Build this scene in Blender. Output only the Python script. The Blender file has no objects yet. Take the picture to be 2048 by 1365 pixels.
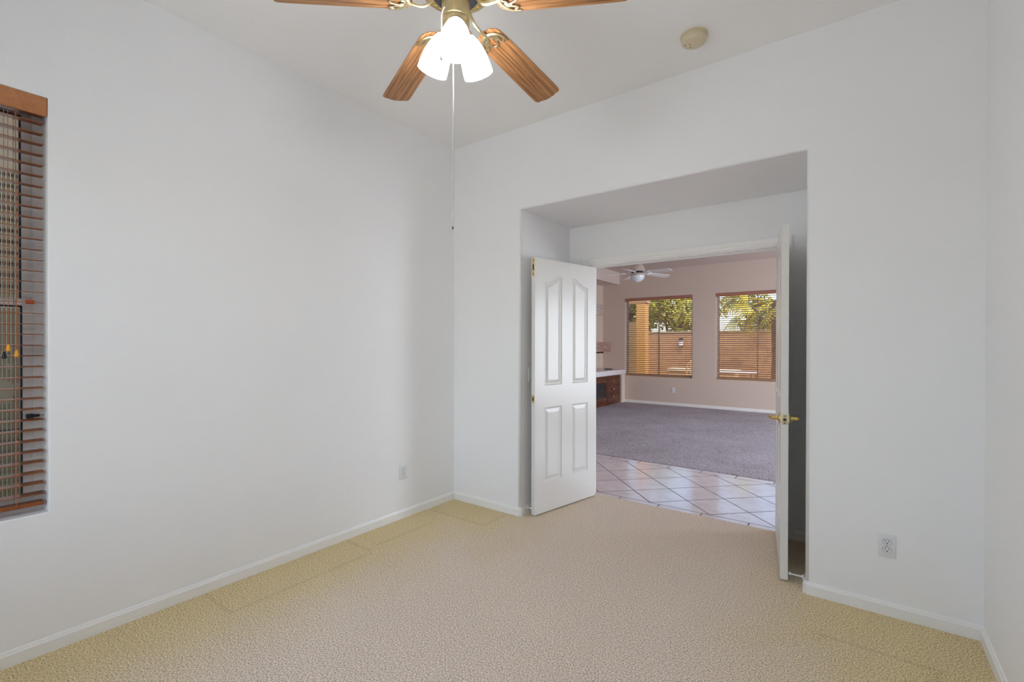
import bpy, bmesh, math, random
from math import sin, cos, pi, radians, atan2, hypot
from mathutils import Vector, Matrix

random.seed(7)
scene = bpy.context.scene
C = scene.collection

# ------------------------------------------------------------------ camera
YAW, PITCH, ROLL, FPX = radians(36.56), radians(-0.2585), radians(0.0873), 940.67
EYE = 1.351
cam_data = bpy.data.cameras.new('camera')
cam = bpy.data.objects.new('camera', cam_data)
C.objects.link(cam)
cam_data.sensor_width = 36.0
cam_data.sensor_fit = 'HORIZONTAL'
cam_data.lens = 36.0 * FPX / 2048.0
cam_data.shift_y = (693.545 - 682.5) / 2048.0
cam_data.clip_start = 0.02
cam_data.clip_end = 300
fw = Vector((-sin(YAW) * cos(PITCH), cos(YAW) * cos(PITCH), sin(PITCH)))
rt = Vector((cos(YAW), sin(YAW), 0))
up = rt.cross(fw)
r2 = rt * cos(ROLL) + up * sin(ROLL)
u2 = -rt * sin(ROLL) + up * cos(ROLL)
m = Matrix((r2, u2, -fw)).transposed().to_4x4()
m.translation = (0, 0, EYE)
cam.matrix_world = m
scene.camera = cam

# ------------------------------------------------------------------ colour management, sky, sun, daylight
vs = scene.view_settings
scene.display_settings.display_device = 'sRGB'
vs.view_transform = 'Standard'
vs.look = 'None'
vs.exposure = 0.0
vs.gamma = 1.0
vs.use_curve_mapping = False
scene.cycles.max_bounces = 11
scene.cycles.diffuse_bounces = 10

world = bpy.data.worlds.new('world')
scene.world = world
world.use_nodes = True
wn = world.node_tree
wn.nodes.clear()
sky = wn.nodes.new('ShaderNodeTexSky')
sky.sky_type = 'NISHITA'
sky.sun_disc = False
sky.sun_elevation = radians(50)
sky.sun_rotation = radians(120)
sky.air_density = 1.0
sky.dust_density = 2.0
bg = wn.nodes.new('ShaderNodeBackground')
bg.inputs['Strength'].default_value = 0.62
wo = wn.nodes.new('ShaderNodeOutputWorld')
wn.links.new(sky.outputs[0], bg.inputs[0])
wn.links.new(bg.outputs[0], wo.inputs[0])

def lamp(name, kind, loc, direction, energy, color, **kw):
    d = bpy.data.lights.new(name, kind)
    d.energy = energy
    d.color = color
    for k, v in kw.items():
        setattr(d, k, v)
    o = bpy.data.objects.new(name, d)
    C.objects.link(o)
    o.location = loc
    o.rotation_euler = Vector(direction).to_track_quat('-Z', 'Y').to_euler()
    return o

lamp('sun', 'SUN', (6, -4, 14), (-0.22, 0.55, -0.95), 2.3, (1.0, 0.84, 0.58), angle=radians(0.6))
# fill lamps at an added rear window, the side window and added glazed doors
lamp('added_rear_daylight', 'AREA', (-1.5, -1.02, 1.55), (0.0, 1, 0.35), 19.5, (0.75, 0.89, 1.0), shape='RECTANGLE', size=1.9, size_y=1.7)
lamp('daylight_side_window', 'AREA', (-3.06, -0.05, 1.52), (1, 0, 0), 3.5, (0.86, 0.92, 1.0), shape='RECTANGLE', size=0.9, size_y=1.7)
lamp('added_patio_daylight', 'AREA', (3.12, 7.6, 1.25), (-1, 0, 0), 228, (0.80, 0.88, 1.0), shape='RECTANGLE', size=2.8, size_y=2.2)
lamp('added_hall_daylight', 'AREA', (3.12, 4.6, 1.25), (-1, 0, 0), 12, (0.76, 0.86, 1.0), shape='RECTANGLE', size=1.0, size_y=2.1)

# ------------------------------------------------------------------ material helpers
def lin(c):
    def f(v):
        v /= 255.0
        return v / 12.92 if v <= 0.04045 else ((v + 0.055) / 1.055) ** 2.4
    return (f(c[0]), f(c[1]), f(c[2]), 1.0)

class NT:
    def __init__(self, name):
        self.m = bpy.data.materials.new(name)
        self.m.use_nodes = True
        self.t = self.m.node_tree
        self.b = self.t.nodes['Principled BSDF']
        self.out = self.t.nodes['Material Output']
    def n(self, typ, **kw):
        nd = self.t.nodes.new(typ)
        for k, v in kw.items():
            setattr(nd, k, v)
        return nd
    def l(self, a, b):
        self.t.links.new(a, b)
    def set(self, sock, v):
        if isinstance(v, bpy.types.NodeSocket):
            self.l(v, sock)
        else:
            sock.default_value = v
    def math(self, op, a, b=0.0, c=0.0, clamp=False):
        nd = self.n('ShaderNodeMath', operation=op)
        nd.use_clamp = clamp
        self.set(nd.inputs[0], a); self.set(nd.inputs[1], b); self.set(nd.inputs[2], c)
        return nd.outputs[0]
    def coord(self, which='Object'):
        return self.n('ShaderNodeTexCoord').outputs[which]
    def xyz(self, v):
        s = self.n('ShaderNodeSeparateXYZ'); self.l(v, s.inputs[0])
        return s.outputs
    def mapping(self, v, scale=(1, 1, 1), rot=(0, 0, 0)):
        s = self.n('ShaderNodeMapping'); self.l(v, s.inputs['Vector'])
        s.inputs['Scale'].default_value = scale
        s.inputs['Rotation'].default_value = rot
        return s.outputs[0]
    def noise(self, v, scale, detail=3, rough=0.55, dist=0.0):
        s = self.n('ShaderNodeTexNoise'); self.l(v, s.inputs['Vector'])
        s.inputs['Scale'].default_value = scale
        s.inputs['Detail'].default_value = detail
        s.inputs['Roughness'].default_value = rough
        s.inputs['Distortion'].default_value = dist
        return s.outputs['Fac']
    def ramp(self, f, stops):
        s = self.n('ShaderNodeValToRGB'); self.l(f, s.inputs[0])
        e = s.color_ramp.elements
        while len(e) < len(stops):
            e.new(0.5)
        for k, (p, c) in enumerate(stops):
            e[k].position = p; e[k].color = c
        return s.outputs[0]
    def mix(self, f, a, b, blend='MIX'):
        s = self.n('ShaderNodeMix', data_type='RGBA', blend_type=blend)
        self.set(s.inputs[0], f); self.set(s.inputs[6], a); self.set(s.inputs[7], b)
        return s.outputs[2]
    def smooth(self, v, a, b, lo=0.0, hi=1.0):
        s = self.n('ShaderNodeMapRange', interpolation_type='SMOOTHSTEP')
        self.set(s.inputs[0], v)
        s.inputs[1].default_value = a; s.inputs[2].default_value = b
        s.inputs[3].default_value = lo; s.inputs[4].default_value = hi
        return s.outputs[0]
    def bump(self, h, strength=0.2, dist=0.01):
        s = self.n('ShaderNodeBump')
        s.inputs['Strength'].default_value = strength
        s.inputs['Distance'].default_value = dist
        self.l(h, s.inputs['Height'])
        self.l(s.outputs[0], self.b.inputs['Normal'])
    def base(self, c, rough=0.5, metal=0.0, spec=0.5):
        self.set(self.b.inputs['Base Color'], c)
        self.set(self.b.inputs['Roughness'], rough)
        self.b.inputs['Metallic'].default_value = metal
        self.b.inputs['Specular IOR Level'].default_value = spec
        return self

def plain(name, rgb, rough=0.5, metal=0.0, spec=0.5, vary=0.06, scale=12.0):
    t = NT(name)
    c = lin(rgb)
    f = t.noise(t.coord(), scale, 3)
    lo = tuple(v * (1 - vary) for v in c[:3]) + (1,)
    hi = tuple(min(1, v * (1 + vary)) for v in c[:3]) + (1,)
    t.base(t.ramp(f, [(0.3, lo), (0.7, hi)]), rough, metal, spec)
    return t.m

def paint(name, rgb, rough=0.6, bump=0.06, scale=90.0, spec=0.3):
    t = NT(name)
    v = t.coord()
    c = lin(rgb)
    f = t.noise(v, 1.3, 2)
    t.base(t.mix(f, tuple(x * 0.985 for x in c[:3]) + (1,), c), rough, 0, spec)
    t.bump(t.noise(v, scale, 4, 0.6), bump, 0.004)
    return t.m

def wood(name, dark, light, scale=1.0, axis='x', rough=0.4, line=0.5, spec=0.5):
    """streaky timber: long grain along one axis"""
    t = NT(name)
    v = t.coord()
    k = {'x': (0.9, 9, 9), 'y': (9, 0.9, 9), 'z': (9, 9, 0.9)}[axis]
    a = t.mapping(v, tuple(q * scale for q in k))
    n1 = t.noise(a, 2.2, 4, 0.6, 0.4)
    k2 = tuple(q * scale * (6.2 if q > 5 else 1.3) for q in k)
    n2 = t.noise(t.mapping(v, k2), 1.4, 3, 0.6)
    c1 = t.ramp(n1, [(0.3, lin(dark)), (0.68, lin(light))])
    c2 = t.ramp(n2, [(0.40, (0.40, 0.33, 0.28, 1)), (0.55, (1, 1, 1, 1))])
    t.base(t.mix(line, c1, c2, 'MULTIPLY'), rough, 0, spec)
    return t.m

M = {}
M['wall'] = paint('white_wall_paint', (241, 241, 242))
M['ceiling'] = paint('white_ceiling_paint', (244, 243, 242), 0.8, 0.08, 70)
M['beige'] = paint('pinkish_beige_wall_paint', (214, 196, 184))
M['beige_ceiling'] = paint('pale_beige_ceiling_paint', (212, 198, 190), 0.8)
M['trim'] = paint('white_semi_gloss_trim_paint', (240, 239, 237), 0.32, 0.02, 60, 0.5)
M['door'] = paint('white_semi_gloss_door_paint', (228, 226, 222), 0.26, 0.03, 160, 0.5)
M['plastic'] = plain('white_plastic', (228, 228, 230), 0.35, vary=0.01)
M['plastic_dark'] = plain('dark_slot', (38, 36, 36), 0.6, vary=0.02)
M['cream'] = plain('aged_cream_plastic', (216, 202, 172), 0.45, vary=0.04)
M['cream_dark'] = plain('dark_cream_opening', (120, 95, 60), 0.6)
M['brass'] = plain('polished_brass', (226, 202, 136), 0.22, 1.0, vary=0.05)
M['antique'] = plain('antique_brass', (214, 198, 158), 0.38, 1.0, vary=0.08, scale=30)
M['black'] = plain('black_plastic', (18, 18, 20), 0.4)
M['motor_dark'] = plain('dark_blue_black_motor', (20, 24, 34), 0.5)
M['vinyl'] = plain('pale_grey_vinyl_window_frame', (206, 200, 198), 0.45, vary=0.02)
M['gasket'] = plain('dark_glazing_gasket', (40, 32, 32), 0.6)
M['orange'] = plain('orange_plastic', (226, 92, 40), 0.5)
M['amber'] = plain('amber_varnished_tassel', (236, 160, 30), 0.35)
M['cord'] = plain('tan_cord', (168, 104, 66), 0.8)
M['chain'] = plain('pale_beaded_chain', (222, 222, 218), 0.4, 0.3)
M['metal'] = plain('brushed_grey_metal', (150, 148, 146), 0.35, 1.0)
M['knob'] = plain('bright_nickel', (225, 225, 228), 0.18, 1.0)
M['laminate'] = plain('white_lilac_laminate', (232, 228, 236), 0.25, vary=0.01)
M['screen'] = plain('dark_tinted_panel', (22, 26, 34), 0.2)
M['whitefan'] = plain('white_fan_enamel', (240, 240, 242), 0.3, vary=0.01)
M['beigefan'] = plain('pale_taupe_fan_housing', (205, 196, 184), 0.4, vary=0.02)
M['oak'] = wood('oak_fan_blade', (160, 108, 64), (190, 138, 88), 2.2, 'x', 0.38, 1.0)
M['valance'] = wood('honey_wood_valance', (176, 112, 66), (196, 132, 84), 1.0, 'y', 0.4, 0.18)
M['slat'] = wood('honey_wood_slat', (126, 66, 22), (156, 88, 36), 1.0, 'y', 0.4, 0.2)
M['valance_x'] = wood('rosy_wood_valance', (158, 108, 88), (176, 124, 102), 1.0, 'x', 0.45, 0.15)
M['slat_x'] = wood('tan_wood_slat', (176, 122, 66), (206, 152, 92), 1.0, 'x', 0.45, 0.15)
M['walnut'] = wood('dark_reddish_walnut', (66, 30, 18), (112, 58, 38), 1.4, 'y', 0.22, 0.4)
M['glare_walnut'] = wood('walnut_painted_glare', (140, 106, 100), (182, 154, 152), 1.2, 'y', 0.12, 0.3, 0.9)  # pale tone paints window glare onto dark walnut shelves
M['shade_wall'] = paint('tan_stucco_painted_shade', (150, 124, 88), 0.9, 0.3, 60)  # shade on the tan yard wall is put into this darker colour
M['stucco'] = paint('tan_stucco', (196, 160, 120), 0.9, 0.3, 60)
M['stucco_sun'] = paint('tan_stucco_sun_tint', (216, 160, 92), 0.9, 0.3, 60)  # warm sunlight on the column is tinted into its stucco colour
M['neighbour'] = paint('grey_tan_stucco', (98, 89, 76), 0.9, 0.3, 30)
M['neighbour_dark'] = paint('darker_grey_tan_stucco', (78, 72, 64), 0.9, 0.3, 30)
M['fob'] = plain('grey_brown_fob', (120, 110, 98), 0.5)
M['stucco_pale'] = paint('pale_tan_stucco', (206, 190, 160), 0.9, 0.3, 60)
M['trunk'] = plain('brown_bark', (92, 70, 50), 0.9, vary=0.25)
M['pale_timber'] = plain('pale_timber', (214, 176, 120), 0.7, vary=0.1)
M['stone'] = plain('pale_stone', (205, 190, 168), 0.9, vary=0.15)

def glass_mat(name, tint=(1, 1, 1, 1), gloss=0.06):
    t = NT(name)
    t.t.nodes.remove(t.b)
    tr = t.n('ShaderNodeBsdfTransparent'); tr.inputs[0].default_value = tint
    gl = t.n('ShaderNodeBsdfGlossy'); gl.inputs['Roughness'].default_value = 0.03
    lw = t.n('ShaderNodeFresnel'); lw.inputs[0].default_value = 1.45
    mx = t.n('ShaderNodeMixShader')
    t.l(lw.outputs[0], mx.inputs[0]); t.l(tr.outputs[0], mx.inputs[1]); t.l(gl.outputs[0], mx.inputs[2])
    t.l(mx.outputs[0], t.out.inputs[0])
    return t.m
M['glass'] = glass_mat('clear_window_glass', (0.96, 0.98, 0.97, 1))

def emit_mat(name, rgb, strength):
    t = NT(name)
    t.base(lin(rgb), 0.3)
    t.b.inputs['Emission Color'].default_value = lin(rgb)
    t.b.inputs['Emission Strength'].default_value = strength
    return t.m
M['shade_lit'] = emit_mat('lit_frosted_glass', (249, 251, 254), 18.5)
M['bulb'] = emit_mat('lit_bulb', (252, 253, 255), 26.0)
M['bowl'] = plain('white_frosted_bowl', (226, 232, 238), 0.25, vary=0.05)

def carpet_main():
    t = NT('beige_loop_carpet')
    v = t.coord()
    x, y, z = t.xyz(v)
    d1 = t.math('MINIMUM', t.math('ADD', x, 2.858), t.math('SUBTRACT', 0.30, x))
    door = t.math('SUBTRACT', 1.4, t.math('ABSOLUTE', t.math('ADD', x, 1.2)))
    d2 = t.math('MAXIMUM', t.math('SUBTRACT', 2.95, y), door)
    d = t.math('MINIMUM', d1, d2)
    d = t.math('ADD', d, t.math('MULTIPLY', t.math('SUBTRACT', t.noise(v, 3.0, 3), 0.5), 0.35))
    centre_mix = t.smooth(d, 0.12, 0.95)  # pinker in the middle and doorway, yellower along the walls
    col = t.mix(centre_mix, lin((228, 208, 163)), lin((236, 220, 203)))
    grain = t.noise(v, 260, 2, 0.7)
    rows = t.n('ShaderNodeTexWave', wave_type='BANDS', bands_direction='DIAGONAL')
    t.l(v, rows.inputs['Vector'])
    rows.inputs['Scale'].default_value = 34; rows.inputs['Distortion'].default_value = 7
    rows.inputs['Detail'].default_value = 2; rows.inputs['Detail Scale'].default_value = 5
    h = t.math('ADD', grain, t.math('MULTIPLY', rows.outputs['Fac'], 0.12))
    tone = t.ramp(t.noise(v, 150, 2, 0.8), [(0.34, (0.36, 0.34, 0.31, 1)), (0.50, (0.96, 0.96, 0.96, 1)), (0.66, (1.36, 1.36, 1.36, 1))])
    tone2 = t.ramp(rows.outputs['Fac'], [(0.0, (0.93, 0.93, 0.93, 1)), (1.0, (1.03, 1.03, 1.03, 1))])
    col = t.mix(1.0, t.mix(1.0, col, tone, 'MULTIPLY'), tone2, 'MULTIPLY')
    # dents left where furniture stood: (x0, x1, y0, y1)
    dent = None
    for (x0, x1, y0, y1) in ((-2.83, -2.53, 1.045, 1.06), (-2.545, -2.53, 1.06, 1.9), (-2.83, -2.56, 1.91, 1.925),
                             (-2.615, -2.6, 2.0, 2.5), (-2.79, -2.26, 2.683, 2.698), (-2.262, -2.247, 2.69, 2.95),
                             (-0.15, 0.28, 2.607, 2.622), (0.25, 0.265, 2.3, 2.6)):
        dx = t.math('MAXIMUM', t.math('SUBTRACT', x0, x), t.math('SUBTRACT', x, x1))
        dy = t.math('MAXIMUM', t.math('SUBTRACT', y0, y), t.math('SUBTRACT', y, y1))
        q = t.math('MAXIMUM', dx, dy)
        dent = q if dent is None else t.math('MINIMUM', dent, q)
    groove = t.smooth(dent, -0.004, 0.010, 1.0, 0.0)
    col = t.mix(t.math('MULTIPLY', groove, 0.16), col, lin((150, 128, 92)))
    h = t.math('SUBTRACT', h, t.math('MULTIPLY', groove, 1.2))
    t.base(col, 0.95, 0, 0.05)
    t.bump(h, 0.55, 0.006)
    return t.m
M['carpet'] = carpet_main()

def carpet_far():
    t = NT('greyish_taupe_carpet')
    v = t.coord()
    tone = t.ramp(t.noise(v, 70, 2, 0.8), [(0.34, (0.5, 0.5, 0.52, 1)), (0.66, (1.3, 1.3, 1.3, 1))])
    big = t.ramp(t.noise(v, 1.6, 4, 0.6), [(0.35, lin((180, 175, 182))), (0.65, lin((194, 190, 198)))])
    t.base(t.mix(1.0, big, tone, 'MULTIPLY'), 0.95, 0, 0.05)
    t.bump(t.noise(v, 200, 2), 0.5, 0.006)
    return t.m
M['carpet_far'] = carpet_far()

def tile_mat():
    t = NT('diagonal_ceramic_tile')
    v = t.coord()
    x, y, z = t.xyz(v)
    def lines(val, off, per, w):
        q = t.math('FRACT', t.math('DIVIDE', t.math('SUBTRACT', val, off), per))
        q = t.math('MINIMUM', q, t.math('SUBTRACT', 1.0, q))
        return t.math('LESS_THAN', t.math('MULTIPLY', q, per), w)
    infield = t.math('MULTIPLY', t.math('GREATER_THAN', y, 3.941), t.math('LESS_THAN', y, 5.17))
    a = lines(t.math('ADD', x, y), 2.496, 0.4845, 0.0062)
    b = lines(t.math('SUBTRACT', y, x), 4.905, 0.4845, 0.0062)
    diag = t.math('MULTIPLY', t.math('MAXIMUM', a, b), infield)
    edge = t.math('MAXIMUM', t.math('LESS_THAN', t.math('ABSOLUTE', t.math('SUBTRACT', y, 3.941)), 0.0042),
                  t.math('LESS_THAN', t.math('ABSOLUTE', t.math('SUBTRACT', y, 5.17)), 0.0042))
    tick = t.math('MULTIPLY', lines(x, -1.018, 0.3435, 0.0042), t.math('SUBTRACT', 1.0, infield))
    grout = t.math('MAXIMUM', t.math('MAXIMUM', diag, edge), tick, clamp=True)
    cell = t.n('ShaderNodeTexWhiteNoise', noise_dimensions='2D')
    comb = t.n('ShaderNodeCombineXYZ')
    t.l(t.math('FLOOR', t.math('DIVIDE', t.math('SUBTRACT', t.math('ADD', x, y), 2.496), 0.4845)), comb.inputs[0])
    t.l(t.math('FLOOR', t.math('DIVIDE', t.math('SUBTRACT', t.math('SUBTRACT', y, x), 4.905), 0.4845)), comb.inputs[1])
    t.l(comb.outputs[0], cell.inputs['Vector'])
    mott = t.noise(v, 7, 5, 0.65)
    col = t.ramp(mott, [(0.3, lin((216, 205, 209))), (0.7, lin((232, 225, 231)))])
    col = t.mix(0.12, col, cell.outputs['Value'], 'SOFT_LIGHT')
    col = t.mix(grout, col, lin((84, 70, 70)))
    t.base(col, t.math('ADD', 0.16, t.math('MULTIPLY', grout, 0.6)), 0, 0.85)
    t.bump(t.math('SUBTRACT', t.math('MULTIPLY', t.noise(v, 5, 3), 0.08), grout), 0.35, 0.003)
    return t.m
M['tile'] = tile_mat()

def fluted_mat():
    t = NT('fluted_block')
    v = t.coord()
    x, y, z = t.xyz(v)
    def cell(val, per):
        return t.math('FRACT', t.math('DIVIDE', val, per))
    f = cell(y, 0.0205)
    rib = t.math('LESS_THAN', f, 0.18)
    h = cell(z, 0.075)
    reflected_dash = t.math('MULTIPLY', t.math('LESS_THAN', h, 0.3), t.math('GREATER_THAN', f, 0.22))  # dark dashes paint in the blind slats' reflection from the window glass
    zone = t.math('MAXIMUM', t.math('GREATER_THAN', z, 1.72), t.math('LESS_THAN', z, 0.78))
    reflected_dash = t.math('MULTIPLY', reflected_dash, zone)
    col = t.mix(t.noise(v, 6, 3), lin((84, 78, 64)), lin((106, 98, 82)))
    col = t.mix(rib, col, lin((150, 144, 124)))
    patch = t.math('MULTIPLY', t.smooth(t.noise(v, 5, 2), 0.5, 0.56),
                   t.math('MULTIPLY', t.math('GREATER_THAN', z, 0.95), t.math('LESS_THAN', z, 1.22)))
    col = t.mix(patch, col, lin((122, 113, 97)))
    col = t.mix(reflected_dash, col, lin((36, 33, 33)))
    t.base(col, 0.9, 0, 0.2)
    t.bump(rib, 0.4, 0.006)
    return t.m
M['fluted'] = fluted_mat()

def block_mat():
    t = NT('tan_block_masonry')
    v = t.coord()
    x, y, z = t.xyz(v)
    br = t.n('ShaderNodeTexBrick')
    comb = t.n('ShaderNodeCombineXYZ')
    t.l(x, comb.inputs[0]); t.l(z, comb.inputs[1])
    t.l(comb.outputs[0], br.inputs['Vector'])
    br.inputs['Color1'].default_value = lin((190, 146, 108)); br.inputs['Color2'].default_value = lin((182, 138, 100))
    br.inputs['Mortar'].default_value = lin((160, 120, 88))
    br.inputs['Scale'].default_value = 1.0; br.inputs['Mortar Size'].default_value = 0.008
    br.inputs['Brick Width'].default_value = 0.4; br.inputs['Row Height'].default_value = 0.2
    t.base(br.outputs['Color'], 0.9, 0, 0.2)
    t.bump(t.noise(v, 40, 4), 0.3, 0.01)
    return t.m
M['block'] = block_mat()

def gravel_mat():
    t = NT('tan_desert_gravel')
    v = t.coord()
    vo = t.n('ShaderNodeTexVoronoi'); t.l(v, vo.inputs['Vector']); vo.inputs['Scale'].default_value = 26
    col = t.mix(0.5, t.ramp(t.noise(v, 3, 3), [(0.3, lin((150, 124, 96))), (0.7, lin((186, 160, 128)))]), vo.outputs['Color'], 'SOFT_LIGHT')
    t.base(col, 0.95, 0, 0.1)
    t.bump(vo.outputs['Distance'], 0.5, 0.02)
    return t.m
M['gravel'] = gravel_mat()

def leaf_mat(name, a, b):
    t = NT(name)
    v = t.coord()
    t.base(t.ramp(t.noise(v, 4, 3), [(0.35, lin(a)), (0.65, lin(b))]), 0.6, 0, 0.3)
    t.b.inputs['Subsurface Weight'].default_value = 0.0
    return t.m
M['leaf'] = leaf_mat('olive_green_leaves', (96, 104, 34), (190, 176, 60))
M['leaf_dark'] = leaf_mat('dark_green_leaves', (70, 80, 36), (128, 126, 52))
M['palm'] = leaf_mat('yellow_green_palm', (130, 130, 40), (206, 184, 62))

# ------------------------------------------------------------------ mesh helpers
def link(name, bm, mat, parent=None, smooth=False, ang=None):
    me = bpy.data.meshes.new(name)
    bmesh.ops.recalc_face_normals(bm, faces=bm.faces)
    if smooth:
        for f in bm.faces:
            f.smooth = True
        lim = radians(ang if ang else 40)
        for e in bm.edges:
            if len(e.link_faces) == 2 and e.calc_face_angle(0) > lim:
                e.smooth = False
    bm.to_mesh(me); bm.free()
    mats = mat if isinstance(mat, (list, tuple)) else [mat]
    for q in mats:
        me.materials.append(q)
    o = bpy.data.objects.new(name, me)
    C.objects.link(o)
    if parent is not None:
        o.parent = parent
    return o

def tag(o, label, cat, group=None, kind=None):
    o['label'] = label
    o['category'] = cat
    if group:
        o['group'] = group
    if kind:
        o['kind'] = kind
    return o

def thing(name, loc, label, cat, rotz=0.0, group=None, kind=None):
    o = bpy.data.objects.new(name, None)
    C.objects.link(o)
    o.location = loc
    o.rotation_euler = (0, 0, rotz)
    o.empty_display_size = 0.1
    return tag(o, label, cat, group, kind)

def struct(name, bm, mat, label, cat, smooth=False):
    return tag(link(name, bm, mat, None, smooth), label, cat, None, 'structure')

def box(bm, x0, x1, y0, y1, z0, z1, bevel=0.0, seg=2, mi=0):
    vv = [bm.verts.new(p) for p in ((x0, y0, z0), (x1, y0, z0), (x1, y1, z0), (x0, y1, z0),
                                    (x0, y0, z1), (x1, y0, z1), (x1, y1, z1), (x0, y1, z1))]
    fs = [bm.faces.new([vv[i] for i in q]) for q in ((3, 2, 1, 0), (4, 5, 6, 7), (0, 1, 5, 4), (1, 2, 6, 5), (2, 3, 7, 6), (3, 0, 4, 7))]
    for f in fs:
        f.material_index = mi
    if bevel:
        es = list({e for f in fs for e in f.edges})
        bmesh.ops.bevel(bm, geom=es, offset=bevel, segments=seg, affect='EDGES', profile=0.5)
    return vv

def BM():
    return bmesh.new()

def boxo(name, dims, mat, parent=None, bevel=0.0, seg=2):
    bm = BM(); box(bm, *dims, bevel, seg)
    return link(name, bm, mat, parent, bevel > 0, 50)

def lathe(bm, prof, seg=32, axis=None, origin=(0, 0, 0), cap=True):
    """prof: list of (r, h); axis: direction of h"""
    ax = Vector(axis if axis else (0, 0, 1)).normalized()
    q = Vector((0, 0, 1)).rotation_difference(ax)
    og = Vector(origin)
    rings = []
    for r, h in prof:
        if r < 1e-6:
            rings.append([bm.verts.new(og + q @ Vector((0, 0, h)))])
        else:
            rings.append([bm.verts.new(og + q @ Vector((r * cos(2 * pi * k / seg), r * sin(2 * pi * k / seg), h))) for k in range(seg)])
    for a, b in zip(rings, rings[1:]):
        if len(a) == 1 and len(b) == 1:
            continue
        for k in range(seg):
            k2 = (k + 1) % seg
            if len(a) == 1:
                bm.faces.new((a[0], b[k], b[k2]))
            elif len(b) == 1:
                bm.faces.new((a[k], b[0], a[k2]))
            else:
                bm.faces.new((a[k], b[k], b[k2], a[k2]))
    if cap:
        for rg in (rings[0], rings[-1]):
            if len(rg) > 1:
                try:
                    bm.faces.new(rg)
                except ValueError:
                    pass

def tube(bm, pts, rad, seg=10, cap=True, flat=1.0):
    """swept round (or flattened) bar along points; rad is one radius or one per point"""
    pts = [Vector(p) for p in pts]
    n = len(pts)
    rads = rad if isinstance(rad, (list, tuple)) else [rad] * n
    rings = []
    prev = None
    for i, p in enumerate(pts):
        d = (pts[min(i + 1, n - 1)] - pts[max(i - 1, 0)]).normalized()
        if prev is None:
            a = Vector((0, 0, 1)) if abs(d.z) < 0.9 else Vector((1, 0, 0))
            s = d.cross(a).normalized()
        else:
            s = (prev - d * prev.dot(d)).normalized()
        prev = s
        t = s.cross(d)
        rings.append([bm.verts.new(p + (s * cos(2 * pi * k / seg) + t * sin(2 * pi * k / seg) * flat) * rads[i]) for k in range(seg)])
    for a, b in zip(rings, rings[1:]):
        for k in range(seg):
            bm.faces.new((a[k], a[(k + 1) % seg], b[(k + 1) % seg], b[k]))
    if cap:
        bm.faces.new(rings[0][::-1]); bm.faces.new(rings[-1])

def smooth_pts(pts, n=6):
    """Catmull-Rom through the points"""
    P = [Vector(p) for p in pts]
    P = [P[0] * 2 - P[1]] + P + [P[-1] * 2 - P[-2]]
    out = []
    for i in range(1, len(P) - 2):
        for k in range(n):
            t = k / n
            a, b, c, d = P[i - 1], P[i], P[i + 1], P[i + 2]
            out.append(0.5 * ((2 * b) + (c - a) * t + (2 * a - 5 * b + 4 * c - d) * t * t + (3 * b - a - 3 * c + d) * t ** 3))
    out.append(P[-2])
    return out

def prism(bm, outline, z0, z1, mi=0):
    a = [bm.verts.new((x, y, z0)) for x, y in outline]
    b = [bm.verts.new((x, y, z1)) for x, y in outline]
    n = len(a)
    bm.faces.new(a[::-1]).material_index = mi
    bm.faces.new(b).material_index = mi
    for k in range(n):
        bm.faces.new((a[k], a[(k + 1) % n], b[(k + 1) % n], b[k])).material_index = mi

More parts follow.
